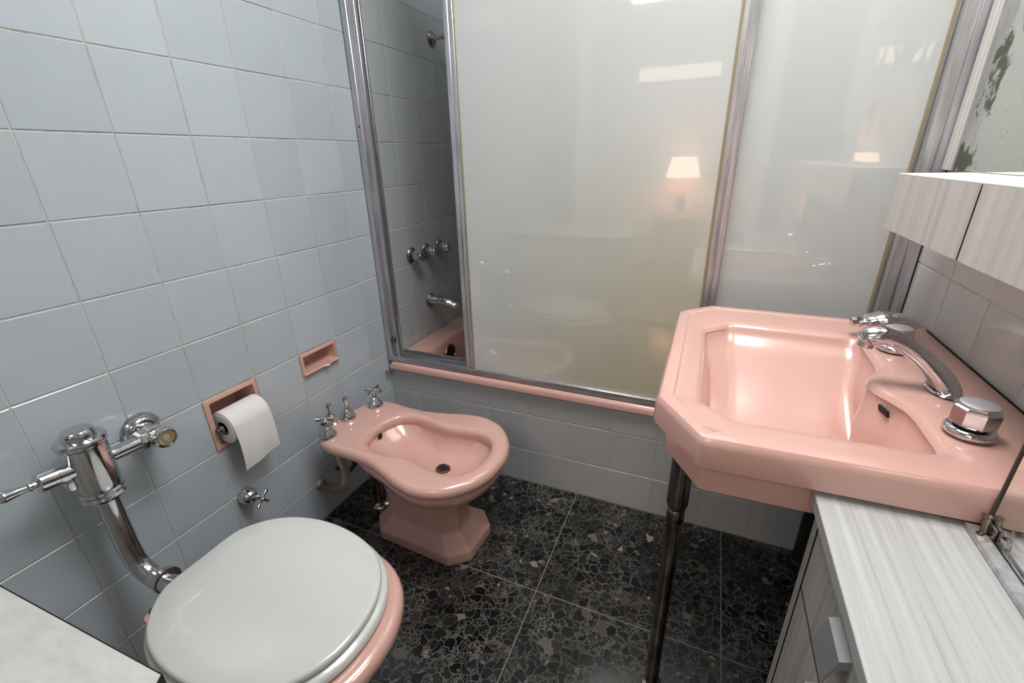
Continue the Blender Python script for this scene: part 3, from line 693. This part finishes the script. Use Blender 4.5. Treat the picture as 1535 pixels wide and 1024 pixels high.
# legs (parts of the sink) and its waste trap
for x, y, r0, r1, zc in ((1.118, .300, .0195, .0145, .520), (1.112, .695, .015, .0105, .55)):
    lg = part('leg', MB().lathe([(r1*1.5, 0), (r1*1.5, .012), (r1, .016), (r1, zc), (0, zc)], (x, y, 0), n=24), DCHROME, t, 'brown-tarnished chrome leg')
    part('leg_collar', MB().lathe([(r1, zc-.022), (r1*1.12, zc-.02), (r1*1.15, zc+.004), (r1*1.02, zc+.008), (r0, zc+.02), (r0, .664), (r0*1.1, .67), (r0*1.1, .6985), (0, .6985)], (x, y, 0), n=24), DCHROME, lg)
h = thing('sink_waste_pipe', (1.4, .5, .35), 'dark chrome waste trap hanging under the pink sink', 'pipe')
part('tailpiece', MB().lathe([(.024, .40), (.024, .46), (.0165, .47), (.0165, .6255), (0, .6255)], (dc.x, dc.y, 0), n=24), DCHROME, h)
part('trap_bend', MB().tube(catmull([(dc.x, dc.y, .43), (dc.x+.005, dc.y+.01, .36), (dc.x+.03, dc.y+.05, .32), (dc.x+.055, dc.y+.09, .36), (dc.x+.075, dc.y+.11, .42), (dc.x+.12, dc.y+.12, .44), (W-.003, dc.y+.12, .44)], 6), .019, 18), DCHROME, h)
part('wall_flange', MB().lathe([(.02, .014), (.032, .010), (.036, .001), (.02, .001)], (W-.001, dc.y+.12, .44), (-1, 0, 0), 24), DCHROME, h)
h = thing('waste_stack', (1.475, .80, 0), 'dark vertical pipe in the corner beneath the far end of the sink', 'pipe')
part('pipe', MB().lathe([(.034, .0), (.034, .03), (.026, .034), (.026, .60), (0, .60)], (1.485, .80, .0005), n=24), plain('dark_iron', srgb(44, 42, 41), .45, .4), h)
part('coupling', MB().lathe([(.027, .30), (.032, .302), (.032, .35), (.027, .352)], (1.485, .80, 0), n=24), BLACKR, h)

# ------------------------------------------------------------------ vanity cabinet and counter on the right
zC = .747
solo('countertop', MB().box((1.2745, -.80, zC-.0175), (W-.0015, .1395, zC), .0008, 1), WOODT, (1.41, -.33, zC), 'pale grey woodgrain counter running beside the pink sink', 'counter', smooth=0).data.materials.append(BLACKR)
def panel(name, a, b, mat, parent):
    o = part(name, MB().box(a, b), mat, parent, smooth=0)
    o.data.materials.append(BLACKR)
    for p in o.data.polygons:
        if abs(p.normal.x) < .3: p.material_index = 1
    return o
cab = thing('vanity_cabinet', (1.42, -.33, 0), 'grey woodgrain cabinet with drawer and door under the right counter', 'cabinet')
zt_ = zC-.018
part('body', MB().box((1.302, -.80, .08), (W-.002, .118, zt_-.001), .001, 1).box((1.33, -.80, .0005), (W-.002, .11, .08)), WOODF, cab, smooth=0)
panel('side_panel', (1.285, .1205, .003), (W-.002, .1392, zt_-.001), WOODF, cab)
part('backing', MB().box((1.2995, -.80, .082), (1.3015, .118, zt_-.002)), BLACKR, cab, 'dark gap between the fronts', smooth=0)
def pull(parent, x, y0, y1, zt2):
    p = [(x-.0003, zt2), (x-.010, zt2-.0045), (x-.0185, zt2-.039), (x-.0165, zt2-.0395), (x-.0115, zt2-.020), (x-.0055, zt2-.013), (x-.0003, zt2-.013)]
    part('handle', MB().prism([(a, b) for a, b in p], 1, y0, y1), STEEL, parent, 'satin metal wedge pull', smooth=30)
xF = 1.2850
yy = [.1175, -.185, -.49, -.795]
for a, b in zip(yy[1:], yy):
    d = panel('drawer', (xF, a+.003, .6045), (1.2995, b-.003, zt_-.003), WOODF, cab)
    pull(d, xF, b-.178, b-.1285, .7025)
    d = panel('door', (xF, a+.003, .085), (1.2995, b-.003, .600), WOODF, cab)
    pull(d, xF, b-.178, b-.1235, .5905)
# mirrored wall unit that stands on the counter
t = thing('counter_mirror', (1.49, -.33, zC), 'tall stained mirror standing on the right counter beside the sink', 'mirror')
part('mirror_glass', MB().box((1.4385, -.80, zC+.004), (1.4425, .1262, 1.0), .0005, 1), MIRROR, t, smooth=0)
part('edge_strip', MB().box((1.4365, .1264, zC+.012), (1.4435, .1287, 1.0), .0004, 1), plain('tarnished_edge', srgb(92, 82, 74), .5, .5), t, smooth=0)
part('carcass', MB().box((1.4445, -.80, zC+.001), (W-.002, .110, 1.0)), WFRAME, t, smooth=0)
tr = part('bottom_track', MB().box((1.4205, -.80, zC+.0005), (1.4345, .1285, zC+.007), .0008, 1).box((1.4345, -.80, zC+.0005), (1.4375, .128, zC+.003)), ALU, t, smooth=0)
part('hinge', MB().lathe([(0, 0), (.004, 0), (.004, .016), (.0055, .017), (.0055, .021), (0, .021)], (1.432, .116, zC+.007), (.2, .5, 1), 12).box((1.4345, .106, zC+.0035), (1.438, .1282, zC+.020), .001, 1), DCHROME, tr)
part('track_screw', MB().lathe([(0, 0), (.0035, 0), (.003, .0015), (0, .002)], (1.427, .112, zC+.007), n=12), DCHROME, tr)
# shelf cabinet on the wall
t = thing('wall_shelf_cabinet', (1.495, .0, 1.004), 'shallow wall cabinet with pale woodgrain fronts above the pink sink', 'cabinet')
z0, z1 = 1.0035, 1.1085
part('body', MB().box((1.4515, -.80, z0+.004), (W-.0015, .725, z1-.0115), .001, 1), WFRAME, t, smooth=0)
part('top_board', MB().box((1.437, -.80, z1-.011), (W-.0015, .7265, z1), .0008, 1), WPAINT, t, 'white top', smooth=0)
part('top_groove', MB().box((1.4415, -.80, z1-.002), (1.4432, .724, z1+.0004)), plain('beige_joint', srgb(190, 180, 164), .6), t, smooth=0)
for a, b in zip((.3925, .0555, -.2815, -.62), (.7275, .388, .051, -.286)):
    panel('front_panel', (1.4355, a, z0), (1.4508, b, z1-.0025), WOODU, t)
# wall mirror above the shelf cabinet
t = thing('wall_mirror', (W, .3, 1.11), 'large aged wall mirror with dark stains above the shelf cabinet', 'mirror')
part('mirror_glass', MB().box((W-.010, -.80, z1+.001), (W-.006, .806, 1.95), .0005, 1), MIRROR2, t, smooth=0)
part('backing', MB().box((W-.0058, -.80, z1+.001), (W-.001, .85, 1.95)), BLACKR, t, smooth=0)
part('frame_strip', MB().box((W-.014, .826, z1+.001), (W-.006, .850, 1.95), .0015, 1), WFRAME, t, smooth=0)
part('frame_strip', MB().box((W-.013, .8135, z1+.001), (W-.006, .8225, 1.95), .001, 1), WFRAME, t, smooth=0)
part('frame_strip', MB().box((W-.0115, .8045, z1+.001), (W-.006, .8095, 1.95), .001, 1), ALU, t, smooth=0)

# ------------------------------------------------------------------ low counter in the left foreground
zL = .735
t = thing('low_counter', (.35, -.6, 0), 'pale laminate counter corner against the left wall, nearest the viewer', 'counter')
part('worktop', MB().prism([(.002, -.355), (.002, -.86), (.7145, -.86), (.7145, -.334), (.711, -.3285)], 2, zL-.020, zL), WOODL, t, smooth=0)
part('edge_line', MB().prism([(.002, -.3545), (.711, -.328), (.711, -.3272), (.002, -.3537)], 2, zL-.0195, zL+.0002), BLACKR, t, 'dark edge of the laminate', smooth=0)
part('edge_line', MB().prism([(.7112, -.3286), (.7148, -.3342), (.7154, -.3338), (.7118, -.328)], 2, zL-.0195, zL+.0002), BLACKR, t, 'dark edge of the laminate', smooth=0)
part('cabinet_body', MB().box((.003, -.85, .06), (.66, -.36, zL-.0205), .001, 1).box((.003, -.82, .0005), (.62, -.40, .06)), WOODF, t, smooth=0)
for a, b in ((-.847, -.607), (-.603, -.363)):
    d = part('door', MB().box((.661, a, .065), (.676, b, zL-.024), .001, 1), WOODF, t, smooth=0)
    part('handle', MB().box((.6765, a+.09, .60), (.690, a+.15, .615), .002), STEEL, d)
    
# ------------------------------------------------------------------ the room reflected in the glass, behind the viewer
mb = MB().box((-1.2, -3.5, -.1), (2.6, YR-.1, 0)); struct('floor_bedroom', mb, plain('wood_floor', srgb(120, 92, 68), .4), 'wooden floor of the room behind the viewer', 'floor')
mb = MB().box((-1.2, -3.5, 0), (2.6, -3.4, H)); struct('wall_bedroom', mb, WPAINT, 'plain wall of the room behind the viewer')
t = thing('nightstand', (.78, -3.15, 0), 'small wooden nightstand behind the viewer, seen only as a reflection', 'nightstand')
nm = plain('nightstand_wood', srgb(110, 80, 58), .4)
part('top', MB().box((.53, -3.38, .50), (1.03, -2.96, .53), .004), nm, t)
dr = part('drawer', MB().box((.56, -3.37, .34), (1.0, -2.97, .499), .003), nm, t); part('knob', MB().lathe([(.006, 0), (.012, .012), (.008, .02), (0, .021)], (.78, -2.969, .42), (0, 1, 0), 14), BRASS, dr)
for x in (.57, .99):
    for y in (-3.35, -2.99): part('leg', MB().box((x-.018, y-.018, .001), (x+.018, y+.018, .34), .003), nm, t)
t = thing('table_lamp', (.78, -3.15, .531), 'lit table lamp with a pleated shade, reflected in the frosted glass', 'lamp')
part('base', MB().lathe([(0, 0), (.07, 0), (.07, .012), (.02, .03), (.045, .10), (.055, .18), (.03, .27), (.012, .30), (.012, .41), (0, .41)], (.78, -3.15, .531), n=32), plain('lamp_ceramic', srgb(190, 170, 150), .3), t)
sh = emit('lit_lampshade', (1.0, .74, .56, 1), 5.5)
part('shade', MB().lathe([(.175, .40), (.12, .60), (.119, .60), (.174, .40), (.175, .40)], (.78, -3.15, .531), n=64, flute=(32, .04)), sh, t, smooth=0)
t = thing('wall_light_strip', (.62, -3.38, 1.93), 'long lit strip light high on the wall behind the viewer', 'light')
part('housing', MB().box((.22, -3.399, 1.86), (1.02, -3.36, 2.0), .004), WPAINT, t)
part('diffuser', MB().box((.225, -3.3595, 1.87), (1.015, -3.34, 1.99), .003), emit('warm_strip', (1, .90, .76, 1), 2.0), t)
